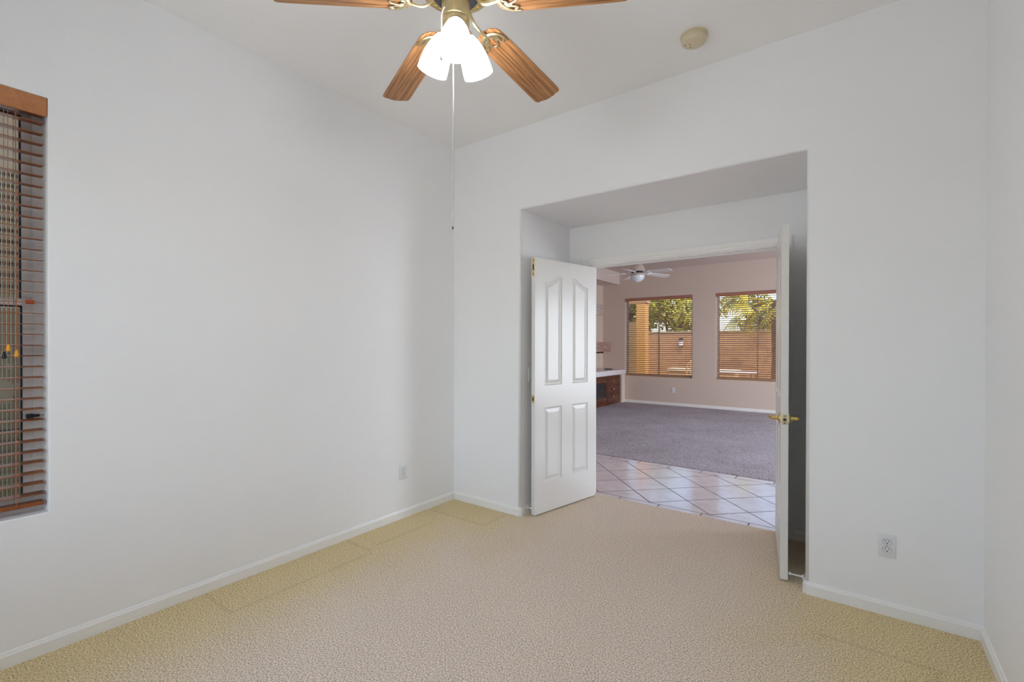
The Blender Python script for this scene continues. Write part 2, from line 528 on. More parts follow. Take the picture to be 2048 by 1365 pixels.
def wall(axis, p0, p1, u0, u1, z0, z1, holes=(), bull=0.0, front='p0'):
    """slab with rectangular openings (u0,u1,z0,z1); bull rounds the drywall corners of the openings on the front"""
    bm = BM()
    us = sorted({u0, u1, *[h[0] for h in holes], *[h[1] for h in holes]})
    zs = sorted({z0, z1, *[h[2] for h in holes], *[h[3] for h in holes]})
    def solid(i, j):
        if i < 0 or j < 0 or i >= len(us) - 1 or j >= len(zs) - 1:
            return False
        cu, cz = (us[i] + us[i + 1]) / 2, (zs[j] + zs[j + 1]) / 2
        return not any(h[0] < cu < h[1] and h[2] < cz < h[3] for h in holes)
    def P(p, u, z):
        return (p, u, z) if axis == 'x' else (u, p, z)
    def face(pts):
        bm.faces.new([bm.verts.new(q) for q in pts])
    for i in range(len(us) - 1):
        for j in range(len(zs) - 1):
            if not solid(i, j):
                continue
            a, b, c, d = us[i], us[i + 1], zs[j], zs[j + 1]
            face([P(p0, a, c), P(p0, b, c), P(p0, b, d), P(p0, a, d)])
            face([P(p1, a, c), P(p1, a, d), P(p1, b, d), P(p1, b, c)])
            if not solid(i - 1, j): face([P(p0, a, c), P(p0, a, d), P(p1, a, d), P(p1, a, c)])
            if not solid(i + 1, j): face([P(p0, b, c), P(p1, b, c), P(p1, b, d), P(p0, b, d)])
            if not solid(i, j - 1): face([P(p0, a, c), P(p1, a, c), P(p1, b, c), P(p0, b, c)])
            if not solid(i, j + 1): face([P(p0, a, d), P(p0, b, d), P(p1, b, d), P(p1, a, d)])
    bmesh.ops.remove_doubles(bm, verts=bm.verts, dist=1e-5)
    bmesh.ops.recalc_face_normals(bm, faces=bm.faces)
    if bull:
        pf = p0 if front == 'p0' else p1
        k = 0 if axis == 'x' else 1
        def onhole(e):
            if any(abs(v.co[k] - pf) > 1e-5 for v in e.verts):
                return False
            mid = (e.verts[0].co + e.verts[1].co) / 2
            u, z = mid[1 - k], mid[2]
            for h in holes:
                if (abs(u - h[0]) < 1e-5 or abs(u - h[1]) < 1e-5) and h[2] < z < h[3]: return True
                if (abs(z - h[2]) < 1e-5 or abs(z - h[3]) < 1e-5) and h[0] < u < h[1]: return True
            return False
        es = [e for e in bm.edges if onhole(e)]
        bmesh.ops.bevel(bm, geom=es, offset=bull, segments=4, affect='EDGES', profile=0.5)
        for f in bm.faces:
            if f.calc_area() < 1e-9: continue
            nrm = f.normal
            f.smooth = max(abs(nrm.x), abs(nrm.y), abs(nrm.z)) < 0.999
    return bm

def sweep(bm, path, prof, closed_prof=True):
    """path: list of (x,y); prof: list of (offset to the left of travel, z)"""
    P = [Vector((p[0], p[1], 0)) for p in path]
    rings = []
    for i, p in enumerate(P):
        d0 = (P[i] - P[i - 1]).normalized() if i else None
        d1 = (P[i + 1] - P[i]).normalized() if i < len(P) - 1 else None
        if d0 is None: d0 = d1
        if d1 is None: d1 = d0
        n0 = Vector((-d0.y, d0.x, 0)); n1 = Vector((-d1.y, d1.x, 0))
        n = (n0 + n1).normalized()
        n = n / max(0.3, n.dot(n0))
        rings.append([bm.verts.new(p + n * o + Vector((0, 0, z))) for o, z in prof])
    k = len(prof)
    for a, b in zip(rings, rings[1:]):
        for j in range(k):
            bm.faces.new((a[j], a[(j + 1) % k], b[(j + 1) % k], b[j]))
    bm.faces.new(rings[0][::-1]); bm.faces.new(rings[-1])

# ------------------------------------------------------------------ room dimensions
XL, XR, YB, YR, HC = -2.858, 0.456, 3.004, -0.90, 3.05
NX0, NX1, NTOP, NY = -2.147, -0.239, 2.412, 3.781     # recess holding the doors
JX0, JX1, HEAD = -1.940, -0.448, 2.046                # door frame opening
HY = 3.905                                            # hall side of the door wall
FX0, FX1, FY = -5.009, 3.0, 10.45
WY0, WY1, WZ0, WZ1 = -0.55, 0.445, 0.612, 2.425       # side window opening

struct('wall_left', wall('x', XL, XL - 0.16, YR, NY, 0, HC, [(WY0, WY1, WZ0, WZ1)], 0.006), M['wall'],
       'white left wall with the blind-covered window', 'wall')
struct('wall_back', wall('y', YB, NY, XL, XR, 0, HC, [(NX0, NX1, 0, NTOP)], 0.018), M['wall'],
       'white back wall with a deep rectangular recess around the double door', 'wall')
struct('wall_right', wall('x', XR, XR + 0.15, YR, NY, 0, HC), M['wall'], 'plain white wall at the right edge of the photo', 'wall')
struct('wall_rear', wall('y', YR, YR - 0.15, XL - 0.16, XR + 0.15, 0, HC, [(-2.45, -0.55, 0.7, 2.4)]), M['wall'],
       'white wall behind the photographer', 'wall')
struct('wall_door', wall('y', NY, HY, FX0 - 0.15, FX1 + 0.15, 0, HC, [(JX0 - 0.02, JX1 + 0.02, 0, HEAD + 0.02)]), M['wall'],
       'white wall at the back of the recess around the door frame', 'wall')
bm = BM(); box(bm, XL - 0.16, XR + 0.15, YR - 0.15, NY, HC, HC + 0.15)
struct('ceiling', bm, M['ceiling'], 'plain white ceiling carrying the oak-bladed fan', 'ceiling')
bm = BM(); box(bm, FX0 - 0.15, FX1 + 0.15, NY, FY + 0.15, HC, HC + 0.15)
struct('ceiling_far', bm, M['beige_ceiling'], 'pale beige ceiling of the far room', 'ceiling')
bm = BM()
prism(bm, [(XL, YR), (XR, YR), (XR, YB), (NX1, YB), (NX1, NY), (JX1, NY), (JX1, 3.866), (JX0, 3.866), (JX0, NY), (NX0, NY), (NX0, YB), (XL, YB)], -0.12, 0.0)
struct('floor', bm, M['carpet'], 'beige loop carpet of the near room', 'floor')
bm = BM()
prism(bm, [(JX0, 3.866), (JX1, 3.866), (JX1, HY), (FX1, HY), (FX1, 5.29), (FX0, 5.29), (FX0, HY), (JX0, HY)], -0.12, -0.004)
struct('floor_hall', bm, M['tile'], 'diagonal pale ceramic tile floor beyond the double door', 'floor')
bm = BM(); box(bm, FX0, FX1, 5.29, FY, -0.12, 0.006, 0.004, 1)
struct('floor_far', bm, M['carpet_far'], 'greyish taupe carpet of the far room', 'floor')

W1 = (-4.448, -2.917, 0.627, 2.428)
W2 = (-2.435, -0.904, 0.627, 2.428)
struct('wall_far', wall('y', FY, FY + 0.16, FX0 - 0.15, FX1 + 0.15, 0, HC, [W1, W2], 0.006), M['beige'],
       'pinkish beige far wall with two blind-covered windows', 'wall')
struct('wall_far_left', wall('x', FX0, FX0 - 0.15, HY, FY, 0, HC), M['beige'], 'beige back wall of the shelf alcove', 'wall')
struct('wall_far_right', wall('x', FX1, FX1 + 0.15, HY, FY, 0, HC, [(6.1, 9.1, 0.02, 2.35), (4.0, 5.2, 0.02, 2.35)]), M['beige'],
       'beige right wall of the far room', 'wall')
bm = BM(); box(bm, FX0, -4.588, 5.6, FY, 2.765, HC)
struct('trim_soffit', bm, M['beige_ceiling'], 'beige dropped soffit over the shelf alcove', 'soffit')
bm = BM(); box(bm, FX0, -4.45, 10.27, FY, 0, 0.665)
struct('trim_pilaster', bm, M['beige'], 'narrow beige wall return at the right end of the walnut cabinets', 'wall')

# baseboards
BB = [(0, 0), (0.013, 0), (0.013, 0.050), (0.009, 0.056), (0.0065, 0.063), (0.0, 0.067)]
def arc(cx, cy, r, a0, a1, n=5):
    return [(cx + r * cos(radians(a0 + (a1 - a0) * k / n)), cy + r * sin(radians(a0 + (a1 - a0) * k / n))) for k in range(n + 1)]
R = 0.018
def base(name, path, label, mat='trim'):
    bm = BM(); sweep(bm, path, BB)
    struct(name, bm, M[mat], label, 'baseboard')
base('baseboard_left', [(XL, YB - 0.0), (XL, YR)], 'white baseboard along the left wall')
base('baseboard_back', [(-2.015, NY), (NX0, NY)] + arc(NX0 - R, YB + R, R, 0, -90) + [(XL + 0.0133, YB)],
     'white baseboard from the left corner round into the door recess')
base('baseboard_back_right', [(XR, YB)] + arc(NX1 + R, YB + R, R, 270, 180) + [(NX1, NY), (-0.372, NY)],
     'white baseboard from the right corner round into the door recess')
base('baseboard_right', [(XR, YR), (XR, YB - 0.0133)], 'white baseboard along the right wall')
base('baseboard_far', [(FX1, FY), (-4.45, FY)], 'white baseboard under the two far windows')

# door frame: jambs, head and casing
bm = BM()
box(bm, JX0 - 0.02, JX0, NY - 0.002, HY + 0.002, 0, HEAD)
box(bm, JX1, JX1 + 0.02, NY - 0.002, HY + 0.002, 0, HEAD)
box(bm, JX0 - 0.02, JX1 + 0.02, NY - 0.002, HY + 0.002, HEAD, HEAD + 0.02)
box(bm, JX0, JX1, 3.838, 3.85, HEAD - 0.012, HEAD)
struct('trim_1', bm, M['trim'], 'white door jambs and head of the double doorway', 'door frame')
def casing(yface, sgn, name, label):
    bm = BM()
    w = 0.062
    prof = [(0, 0.006), (0.006, 0.011), (0.020, 0.011), (0.026, 0.015), (0.050, 0.019), (w, 0.015), (w, 0.0), (0, 0.0)]
    x0, x1, zt = JX0 - 0.006, JX1 + 0.006, HEAD + 0.006
    rings = []
    for (px, pz, nx, nz) in ((x0, 0, -1, 0), (x0, zt, -1, 1), (x1, zt, 1, 1), (x1, 0, 1, 0)):
        rings.append([bm.verts.new((px + nx * a, yface + sgn * d, pz + nz * a)) for a, d in prof])
    for a, b in zip(rings, rings[1:]):
        for j in range(len(prof)):
            k = (j + 1) % len(prof)
            bm.faces.new((a[j], a[k], b[k], b[j]))
    bm.faces.new(rings[0]); bm.faces.new(rings[-1])
    struct(name, bm, M['trim'], label, 'door casing')
casing(NY, -1, 'trim_2', 'white moulded casing around the double doorway in the recess')
casing(HY, 1, 'trim_3', 'white moulded casing on the hall side of the double doorway')

# ------------------------------------------------------------------ windows and blinds
def window(name, axis, origin, width, height, label, meeting=None, latch=False):
    """frame in local coords: x along the wall, y outward, z up; origin at the lower left inner corner of the opening"""
    o = thing(name, origin, label, 'window', 0 if axis == 'y' else radians(90), None, 'structure')
    W, H = width, height
    fwid, y0, y1 = 0.035, 0.095, 0.155
    bm = BM()
    box(bm, 0, fwid, y0, y1, 0, H); box(bm, W - fwid, W, y0, y1, 0, H)
    box(bm, fwid, W - fwid, y0, y1, 0, fwid); box(bm, fwid, W - fwid, y0, y1, H - fwid, H)
    link('window_frame', bm, M['vinyl'], o)
    bars = []
    if meeting is None:
        bars = [(fwid, W / 2 + 0.003, fwid, H - fwid, 0.10, 0.122), (W / 2 - 0.003, W - fwid, fwid, H - fwid, 0.124, 0.146)]
    else:
        bars = [(fwid, W - fwid, meeting - 0.02, H - fwid, 0.122, 0.148), (fwid, W - fwid, fwid, meeting + 0.02, 0.10, 0.122)]
    for (a, b, c, d, e, f) in bars:
        s = 0.032 if meeting is not None else 0.007
        bm = BM()
        box(bm, a, a + s, e, f, c, d); box(bm, b - s, b, e, f, c, d)
        box(bm, a + s, b - s, e, f, c, c + s); box(bm, a + s, b - s, e, f, d - s, d)
        sash = link('sash', bm, M['vinyl'], o)
        bm = BM(); g = 0.006 if meeting is not None else 0.002
        i0, i1, k0, k1 = a + s, b - s, c + s, d - s
        box(bm, i0, i0 + g, e - 0.001, f, k0, k1); box(bm, i1 - g, i1, e - 0.001, f, k0, k1)
        box(bm, i0, i1, e - 0.001, f, k0, k0 + g); box(bm, i0, i1, e - 0.001, f, k1 - g, k1)
        link('gasket', bm, M['gasket'], sash)
        bm = BM(); box(bm, i0, i1, (e + f) / 2 - 0.002, (e + f) / 2 + 0.002, k0, k1)
        link('pane', bm, M['glass'], sash)
    return o

def blind(name, axis, origin, width, z0, z1, pitch, label, mats, slat_y, tilt, val, cords, sill_gap=0.012, gap=0.009):
    """local coords as for window(); val = (y0, y1, z0, z1, overhang) of the valance"""
    o = thing(name, origin, label, 'blind', 0 if axis == 'y' else radians(90), 'wooden blinds at the windows')
    mv, ms = mats
    bm = BM(); box(bm, -val[4], width + val[4], val[0], val[1], val[2], val[3], 0.003, 1)
    link('valance', bm, mv, o)
    bm = BM(); box(bm, 0.008, width - 0.008, slat_y - 0.024, slat_y + 0.024, val[2] + 0.012, val[3] - 0.008)
    link('headrail', bm, ms, o)
    bm = BM()
    n = int((val[2] - 0.022 - z0 - sill_gap - 0.03) / pitch) + 1
    zs = [val[2] - 0.022 - k * pitch for k in range(n)]
    hw = 0.025
    for z in zs:
        dz = hw * sin(tilt); dy = hw * cos(tilt); th = 0.0014
        j = random.uniform(-0.0008, 0.0008)
        a = [bm.verts.new(p) for p in ((gap, slat_y - dy, z - dz - th), (width - gap, slat_y - dy, z - dz - th + j), (width - gap, slat_y + dy, z + dz - th + j), (gap, slat_y + dy, z + dz - th))]
        b = [bm.verts.new(v.co + Vector((0, 0, 2 * th))) for v in a]
        bm.faces.new(a[::-1]); bm.faces.new(b)
        for k in range(4):
            bm.faces.new((a[k], a[(k + 1) % 4], b[(k + 1) % 4], b[k]))
    link('slats', bm, ms, o)
    zb = zs[-1] - pitch * 0.75
    zb = max(z0 + sill_gap, zb - 0.016)
    bm = BM(); box(bm, gap, width - gap, slat_y - 0.026, slat_y + 0.026, zb, zb + 0.016, 0.003, 1)
    link('bottom_rail', bm, ms, o)
    for cx in cords:
        bm = BM()
        for yy in (-0.026, 0.026):
            tube(bm, [(cx, slat_y + yy, zb + 0.012), (cx, slat_y + yy, val[2] + 0.02)], 0.0011, 6)
        for z in zs:
            tube(bm, [(cx + 0.002, slat_y - 0.026, z - 0.004), (cx + 0.002, slat_y + 0.026, z - 0.004)], 0.0007, 4)
        link('ladder_cord', bm, M['cord'], o)
    return o, zs, zb

# side window: local x runs from the front corner (y = WY0) to y = WY1, local y points outward (-x)
win = window('window_1', 'x', (XL, WY0, WZ0), WY1 - WY0, WZ1 - WZ0, 'single-hung pale vinyl window in the left wall behind a honey wood blind', 1.53 - WZ0)
wl = WY1 - WY0
bm = BM(); box(bm, wl - 0.058, wl - 0.030, 0.085, 0.105, 0.915, 0.932, 0.003, 1)
link('sash_latch', bm, M['orange'], win)['label'] = 'orange sash latch'
bm = BM(); box(bm, wl - 0.058, wl - 0.036, 0.078, 0.1, 0.41, 0.428, 0.002, 1); lathe(bm, [(0.006, 0), (0.006, 0.02)], 12, (1, 0, 0), (wl - 0.036, 0.085, 0.419))
link('side_clip', bm, M['black'], win)['label'] = 'black clip'
bl, zs, zb = blind('wooden_blind', 'x', (XL, WY0, 0), wl, WZ0, WZ1, 0.0465,
                   'honey wood slat blind in the left wall window', (M['valance'], M['slat']), 0.055, radians(3.5), (0.0, 0.016, 2.343, 2.424, -0.002), [0.16, 0.5, wl - 0.095])
for (dx, ztop, zt, mat, nm, lab) in ((0.118, 2.34, 1.327, 'amber', 'pull_cord', 'amber tassel'), (0.094, 2.34, 1.303, 'amber', 'pull_cord', 'amber tassel'),
                                     (0.152, 2.34, 1.332, 'black', 'pull_cord', 'black tassel'), (0.130, 2.34, 1.296, 'black', 'pull_cord', 'black tassel')):
    bm = BM(); tube(bm, [(wl - dx, 0.020, zt + 0.02), (wl - dx, 0.019, (zt + ztop) / 2), (wl - dx, 0.018, ztop + 0.01)], 0.0011, 6)
    pc = link(nm, bm, M['cord'], bl)
    bm = BM(); lathe(bm, [(0.002, 0.030), (0.0045, 0.026), (0.0075, 0.008), (0.0075, 0.003), (0.006, 0.0)], 14, (0, 0, 1), (wl - dx, 0.020, zt - 0.008))
    link('tassel', bm, M[mat], pc, True)['label'] = lab

for k, (W, nm) in enumerate(((W1, 'window_2'), (W2, 'window_3'))):
    w = W[1] - W[0]
    window(nm, 'y', (W[0], FY, W[2]), w, W[3] - W[2], ('left' if k == 0 else 'right') + ' window in the far beige wall, behind a wooden blind')
    blind('wooden_blind', 'y', (W[0], FY, 0), w, W[2], W[3], 0.0435,
          'wooden blind in the far left window beside the white counter' if k == 0 else 'wooden blind in the far right window partly hidden by the open door',
          (M['valance_x'], M['slat_x']), 0.05, radians(20), (-0.008, 0.012, 2.352, 2.427, 0.0), [0.14, w / 2, w - 0.14], 0.004, 0.026)
# unseen openings added to let fill daylight into the rooms
window('window_4', 'y', (-0.55, YR, 0.7), 1.9, 1.7, 'added unseen window in the wall behind the photographer').rotation_euler = (0, 0, pi)
window('window_5', 'x', (FX1, 9.1, 0.02), 3.0, 2.33, 'added unseen glazed patio door in the right wall of the far room').rotation_euler = (0, 0, -pi / 2)
window('window_6', 'x', (FX1, 5.2, 0.02), 1.2, 2.33, 'added unseen glazed door at the right end of the tiled hall').rotation_euler = (0, 0, -pi / 2)

# ------------------------------------------------------------------ double door
LW, LT, LH, LB = 0.76, 0.038, 2.022, 0.012
def panel(x0, x1, zlo, zside, zpeak, flip, ins):
    """outline of one moulded panel, inset by ins; the top follows a soft half arch"""
    top = []
    for k in range(13):
        x = x0 + ins + (x1 - x0 - 2 * ins) * k / 12
        u = (x - x0) / (x1 - x0)
        u = 1 - u if flip else u
        q = min(1, max(0, (u - 0.12) / 0.8)); q = q * q * (3 - 2 * q)
        top.append((x, zside + (zpeak - zside) * q - ins))
    return [(x0 + ins, zlo + ins), (x1 - ins, zlo + ins)] + top[::-1]
PANELS = ((0.11, 0.315, 1.022, 1.845, 1.908, False), (0.445, 0.65, 1.022, 1.845, 1.908, True),
          (0.11, 0.315, 0.254, 0.847, 0.847, False), (0.445, 0.65, 0.254, 0.847, 0.847, False))
def door_leaf_bm():
    """local x = width from hinge edge 0..LW, y = thickness 0..LT, z from LB"""
    bm = BM()
    rims = []
    for side, y in ((-1, 0.0), (1, LT)):
        d = 1 if side < 0 else -1
        outer = [bm.verts.new((x, y, z)) for x, z in ((0, LB), (LW, LB), (LW, LB + LH), (0, LB + LH))]
        edges = [bm.edges.new((outer[k], outer[(k + 1) % 4])) for k in range(4)]
        rims.append(outer)
        for P in PANELS:
            rings = []
            for ins, dep in ((0, 0), (0.004, 0.0035), (0.011, 0.0075), (0.017, 0.0075), (0.040, 0.0022), (0.044, 0.0018)):
                q = panel(*P, ins)
                rings.append([bm.verts.new((x, y + d * dep, z)) for x, z in q])
            n = len(rings[0])
            edges += [bm.edges.new((rings[0][k], rings[0][(k + 1) % n])) for k in range(n)]
            for a, b in zip(rings, rings[1:]):
                for k in range(n):
                    bm.faces.new((a[k], a[(k + 1) % n], b[(k + 1) % n], b[k]))
            bm.faces.new(rings[-1])
        bmesh.ops.triangle_fill(bm, edges=edges, use_beauty=True, use_dissolve=False)
    a, b = rims
    for k in range(4):
        bm.faces.new((a[k], a[(k + 1) % 4], b[(k + 1) % 4], b[k]))
    return bm

def door(name, hinge, ang, label, mirror):
    """hinge point (x, y); ang = heading of the leaf from hinge to free edge"""
    o = thing(name, (hinge[0], hinge[1], 0), label, 'door', ang, None, 'structure')
    link('leaf', door_leaf_bm(), M['door'], o)
    for z in (0.24, 1.03, 1.82):
        bm = BM()
        ys = LT if mirror else 0.0
        lathe(bm, [(0.0055, z - 0.045), (0.0055, z + 0.045)], 12, (0, 0, 1), (-0.002, ys, 0))
        link('hinge', bm, M['brass'], o, True)
    return o

A1 = radians(11.3)
# left leaf: heading from the hinge back into the room
hd = atan2(-cos(A1), -sin(A1))
d1 = door('door_1', (-1.931, 3.808), hd, 'white left leaf of the double door standing open with an arched panel face', False)
# local +y of this leaf points towards +x (hall face), so thickness runs there
bm = BM()
box(bm, LW - 0.001, LW + 0.0015, LT / 2 - 0.012, LT / 2 + 0.012, 1.886, 2.030, 0.0008, 1)
fb = link('flush_bolt', bm, M['brass'], d1)
bm = BM()
for z in (1.905, 2.012):
    lathe(bm, [(0.004, 0), (0.004, 0.002)], 10, (1, 0, 0), (LW + 0.001, LT / 2, z))
box(bm, LW + 0.001, LW + 0.004, LT / 2 - 0.004, LT / 2 + 0.004, 1.935, 1.978)
link('bolt_lever', bm, M['motor_dark'], fb)
bm = BM()
box(bm, LW - 0.001, LW + 0.0015, LT / 2 - 0.013, LT / 2 + 0.013, 0.892, 0.953)
box(bm, LW - 0.001, LW + 0.003, -0.006, LT / 2 - 0.01, 0.905, 0.94)
sp = link('strike_plate', bm, M['brass'], d1)
bm = BM(); box(bm, LW + 0.0012, LW + 0.0025, LT / 2 - 0.006, LT / 2 + 0.006, 0.908, 0.937)
link('strike_opening', bm, M['black'], sp)

A2 = radians(9.2)
hd2 = atan2(-cos(A2), sin(A2))
nx, ny = -cos(A2), -sin(A2)
# hall face of the right leaf starts at (-0.487, 3.82); local y of the leaf points to +x side
d2 = door('door_2', (-0.487, 3.822), hd2, 'white right leaf of the double door seen edge-on with brass lever handles', True)
def lever(side, z, x):
    yf = 0.0 if side < 0 else LT
    s = side
    bm = BM()
    lathe(bm, [(0.0, 0.0), (0.032, 0.0), (0.0325, 0.004), (0.030, 0.008), (0.018, 0.0105), (0.0125, 0.014), (0.0115, 0.030), (0.013, 0.040), (0.0125, 0.048), (0.0, 0.05)], 28, (0, s, 0), (x, yf, z))
    h = link('lever_handle', bm, M['brass'], d2, True)
    bm = BM()
    pts = smooth_pts([(x, yf + s * 0.044, z), (x - 0.025, yf + s * 0.050, z + 0.003), (x - 0.06, yf + s * 0.050, z + 0.001), (x - 0.09, yf + s * 0.046, z - 0.004), (x - 0.112, yf + s * 0.047, z - 0.001)], 5)
    rr = [0.0125 - 0.004 * k / (len(pts) - 1) for k in range(len(pts))]
    tube(bm, pts, rr, 14, True, 0.8)
    link('lever_arm', bm, M['brass'], h, True)
lever(-1, 0.925, LW - 0.06)
lever(1, 0.925, LW - 0.06)
bm = BM(); box(bm, LW - 0.001, LW + 0.0015, LT / 2 - 0.0127, LT / 2 + 0.0127, 0.896, 0.953, 0.002, 2)
lp = link('latch_plate', bm, M['antique'], d2)
bm = BM(); lathe(bm, [(0.0, 0.004), (0.008, 0.003), (0.008, 0)], 18, (1, 0, 0), (LW + 0.0012, LT / 2, 0.9245))
for z in (0.904, 0.945):
    lathe(bm, [(0.0, 0.0016), (0.0032, 0.001), (0.0032, 0)], 10, (1, 0, 0), (LW + 0.0012, LT / 2, z))
link('latch_bolt', bm, M['motor_dark'], lp)

# door stops on the baseboards
def door_stop(loc, direction, length, label):
    o = thing('door_stop', loc, label, 'door stop', 0, 'white door stops on the baseboards')
    bm = BM(); lathe(bm, [(0.013, 0), (0.013, 0.004), (0.009, 0.007), (0.0, 0.008)], 18, direction)
    link('stop_base', bm, M['plastic'], o, True)
    bm = BM(); lathe(bm, [(0.0048, 0.006), (0.0040, length - 0.012)], 12, direction)
    link('stop_rod', bm, M['plastic'], o, True)
    bm = BM(); lathe(bm, [(0.006, length - 0.014), (0.0085, length - 0.012), (0.0085, length - 0.002), (0.006, length)], 16, direction)
    link('rubber_tip', bm, M['plastic'], o, True)
door_stop((NX0 + 0.013, 3.10, 0.045), (1, 0, 0), 0.036, 'white door stop between the baseboard and the left door leaf')
door_stop((NX1 - 0.013, 3.085, 0.05), (-1, 0, 0), 0.074, 'white door stop on the baseboard at the right door leaf')

# ------------------------------------------------------------------ outlets and switch
def outlet(loc, rotz, label, mat='plastic', switch=False):
    """local: plate in the xz plane, front towards -y"""
    o = thing('wall_outlet' if not switch else 'light_switch', loc, label, 'outlet' if not switch else 'light switch', rotz, None if switch else 'white wall outlets')
    bm = BM(); box(bm, -0.0355, 0.0355, -0.006, 0.0, -0.0575, 0.0575, 0.003, 2)
    link('cover_plate', bm, M[mat], o, True)
    if switch:
        bm = BM(); box(bm, -0.016, 0.016, -0.009, -0.005, -0.033, 0.033, 0.002, 1)
        link('rocker', bm, M[mat], o)
        return
    for zc in (-0.0195, 0.0195):
        bm = BM()
        pts = []
        for k in range(28):
            a = 2 * pi * k / 28
            pts.append((0.0172 * cos(a), max(-0.0142, min(0.0142, 0.0172 * sin(a)))))
        a_ = [bm.verts.new((x, -0.0085, zc + z)) for x, z in pts]
        b_ = [bm.verts.new((x, -0.0055, zc + z)) for x, z in pts]
        bm.faces.new(a_)
        for k in range(28):
            bm.faces.new((a_[k], a_[(k + 1) % 28], b_[(k + 1) % 28], b_[k]))
        rc = link('receptacle', bm, M[mat], o)
        bm = BM()
        box(bm, -0.0078, -0.0056, -0.0091, -0.0084, zc + 0.0005, zc + 0.0095)
        box(bm, 0.0054, 0.0074, -0.0091, -0.0084, zc + 0.0015, zc + 0.0090)
        lathe(bm, [(0.0028, 0), (0.0028, 0.0007)], 10, (0, -1, 0), (0, -0.0084, zc - 0.0065))
        link('slots', bm, M['plastic_dark'], rc)
        bm = BM()
        n = 28
        i_ = [bm.verts.new((x * 1.0, -0.0063, zc + z)) for x, z in pts]
        j_ = [bm.verts.new((x * 1.06, -0.0063, zc + z * 1.07)) for x, z in pts]
        for k in range(n):
            bm.faces.new((i_[k], i_[(k + 1) % n], j_[(k + 1) % n], j_[k]))
        link('gap_line', bm, M['plastic_dark'], rc)
    bm = BM(); lathe(bm, [(0.0, 0.0014), (0.0026, 0.001), (0.0026, 0)], 10, (0, -1, 0), (0, -0.0058, 0))
    link('screw', bm, M['metal'], o)
outlet((XL, 2.432, 0.357), radians(90), 'white duplex outlet low on the left wall near the corner')
outlet((0.109, YB, 0.347), 0, 'white duplex outlet low on the wall right of the doors')
outlet((-3.325, FY, 0.345), 0, 'white outlet under the far left window', 'plastic')
outlet((NX0, 3.150, 1.108), radians(90), 'white light switch on the recess side wall behind the left door leaf', 'plastic', True)

# ------------------------------------------------------------------ oak ceiling fan
HX, HYY = -1.254, 1.3247
HUBA = radians(90) + YAW            # heading of "straight away from the photographer"
DROOP, FPITCH, PHI, FR, FWD = radians(7.67), radians(9.0), radians(37.75), 0.66, 0.0684
fan = thing('ceiling_fan', (HX, HYY, HC), 'antique brass ceiling fan with oak blades and three lit glass shades', 'ceiling fan')
Z = lambda z: z - HC
bm = BM(); lathe(bm, [(0.0, 0), (0.07, 0), (0.07, -0.01), (0.062, -0.035), (0.03, -0.06), (0.016, -0.065), (0.0, -0.065)], 32)
link('canopy', bm, M['antique'], fan, True)
bm = BM(); lathe(bm, [(0.0127, Z(2.995)), (0.0127, Z(2.86))], 20)
link('downrod', bm, M['antique'], fan, True)
bm = BM(); lathe(bm, [(0.0, Z(2.885)), (0.03, Z(2.882)), (0.045, Z(2.865)), (0.10, Z(2.85)), (0.135, Z(2.83)), (0.142, Z(2.80)), (0.142, Z(2.735)), (0.134, Z(2.712)), (0.128, Z(2.712)), (0.128, Z(2.722)), (0.0, Z(2.722))], 48)
mh = link('motor_housing', bm, M['antique'], fan, True)
bm = BM()
def ring(bm, r0, r1, z0, z1, seg=48):
    lathe(bm, [(r0, z0), (r1, z0), (r1, z1), (r0, z1), (r0, z0)], seg, None, (0, 0, 0), False)
ring(bm, 0.126, 0.136, Z(2.709), Z(2.716))
ring(bm, 0.092, 0.097, Z(2.706), Z(2.713))
for k in range(36):
    a = 2 * pi * k / 36
    ca, sa = cos(a), sin(a)
    tube(bm, [(0.095 * ca, 0.095 * sa, Z(2.709)), (0.131 * ca, 0.131 * sa, Z(2.712))], 0.0032, 6)
for k in range(24):
    a = 2 * pi * (k + 0.5) / 24
    b = a + 0.10
    tube(bm, [(0.066 * cos(a), 0.066 * sin(a), Z(2.706)), (0.094 * cos(b), 0.094 * sin(b), Z(2.709))], 0.0028, 6)
link('vent_grille', bm, M['antique'], mh, True)
bm = BM(); lathe(bm, [(0.0, Z(2.72)), (0.092, Z(2.72)), (0.09, Z(2.69)), (0.075, Z(2.672)), (0.0, Z(2.668))], 36)
link('flywheel', bm, M['motor_dark'], fan, True)
bm = BM(); lathe(bm, [(0.05, Z(2.672)), (0.0535, Z(2.668)), (0.0535, Z(2.598)), (0.0515, Z(2.596)), (0.0535, Z(2.592)), (0.0535, Z(2.566)), (0.046, Z(2.548)), (0.0, Z(2.545))], 36)
link('switch_housing', bm, M['antique'], fan, True)

def blade_outline():
    r0, R, w = 0.164, FR, FWD
    half = []
    # root (rounded shoulder) to tip, positive side
    half += [(r0, 0.012), (r0 + 0.004, 0.030), (r0 + 0.016, 0.046), (r0 + 0.036, 0.056), (r0 + 0.07, 0.0595)]
    half += [(r0 + (R - 0.06 - r0) * t, 0.0595 + (w - 0.0595) * t) for t in (0.35, 0.6, 0.85, 1.0)]
    half += [(R - 0.024, w + 0.0005), (R - 0.014, w - 0.003), (R - 0.010, w - 0.009), (R - 0.010, w - 0.018), (R - 0.007, w - 0.030), (R - 0.002, w - 0.042), (R, w - 0.056)]
    return half + [(x, -y) for x, y in half[::-1]]
OUT = blade_outline()
def blade_bm():
    bm = BM()
    prism(bm, OUT, -0.0028, 0.0028)
    es = [e for e in bm.edges if abs(e.verts[0].co.z - e.verts[1].co.z) < 1e-6]
    bmesh.ops.bevel(bm, geom=es, offset=0.0012, segments=1, affect='EDGES')
    return bm
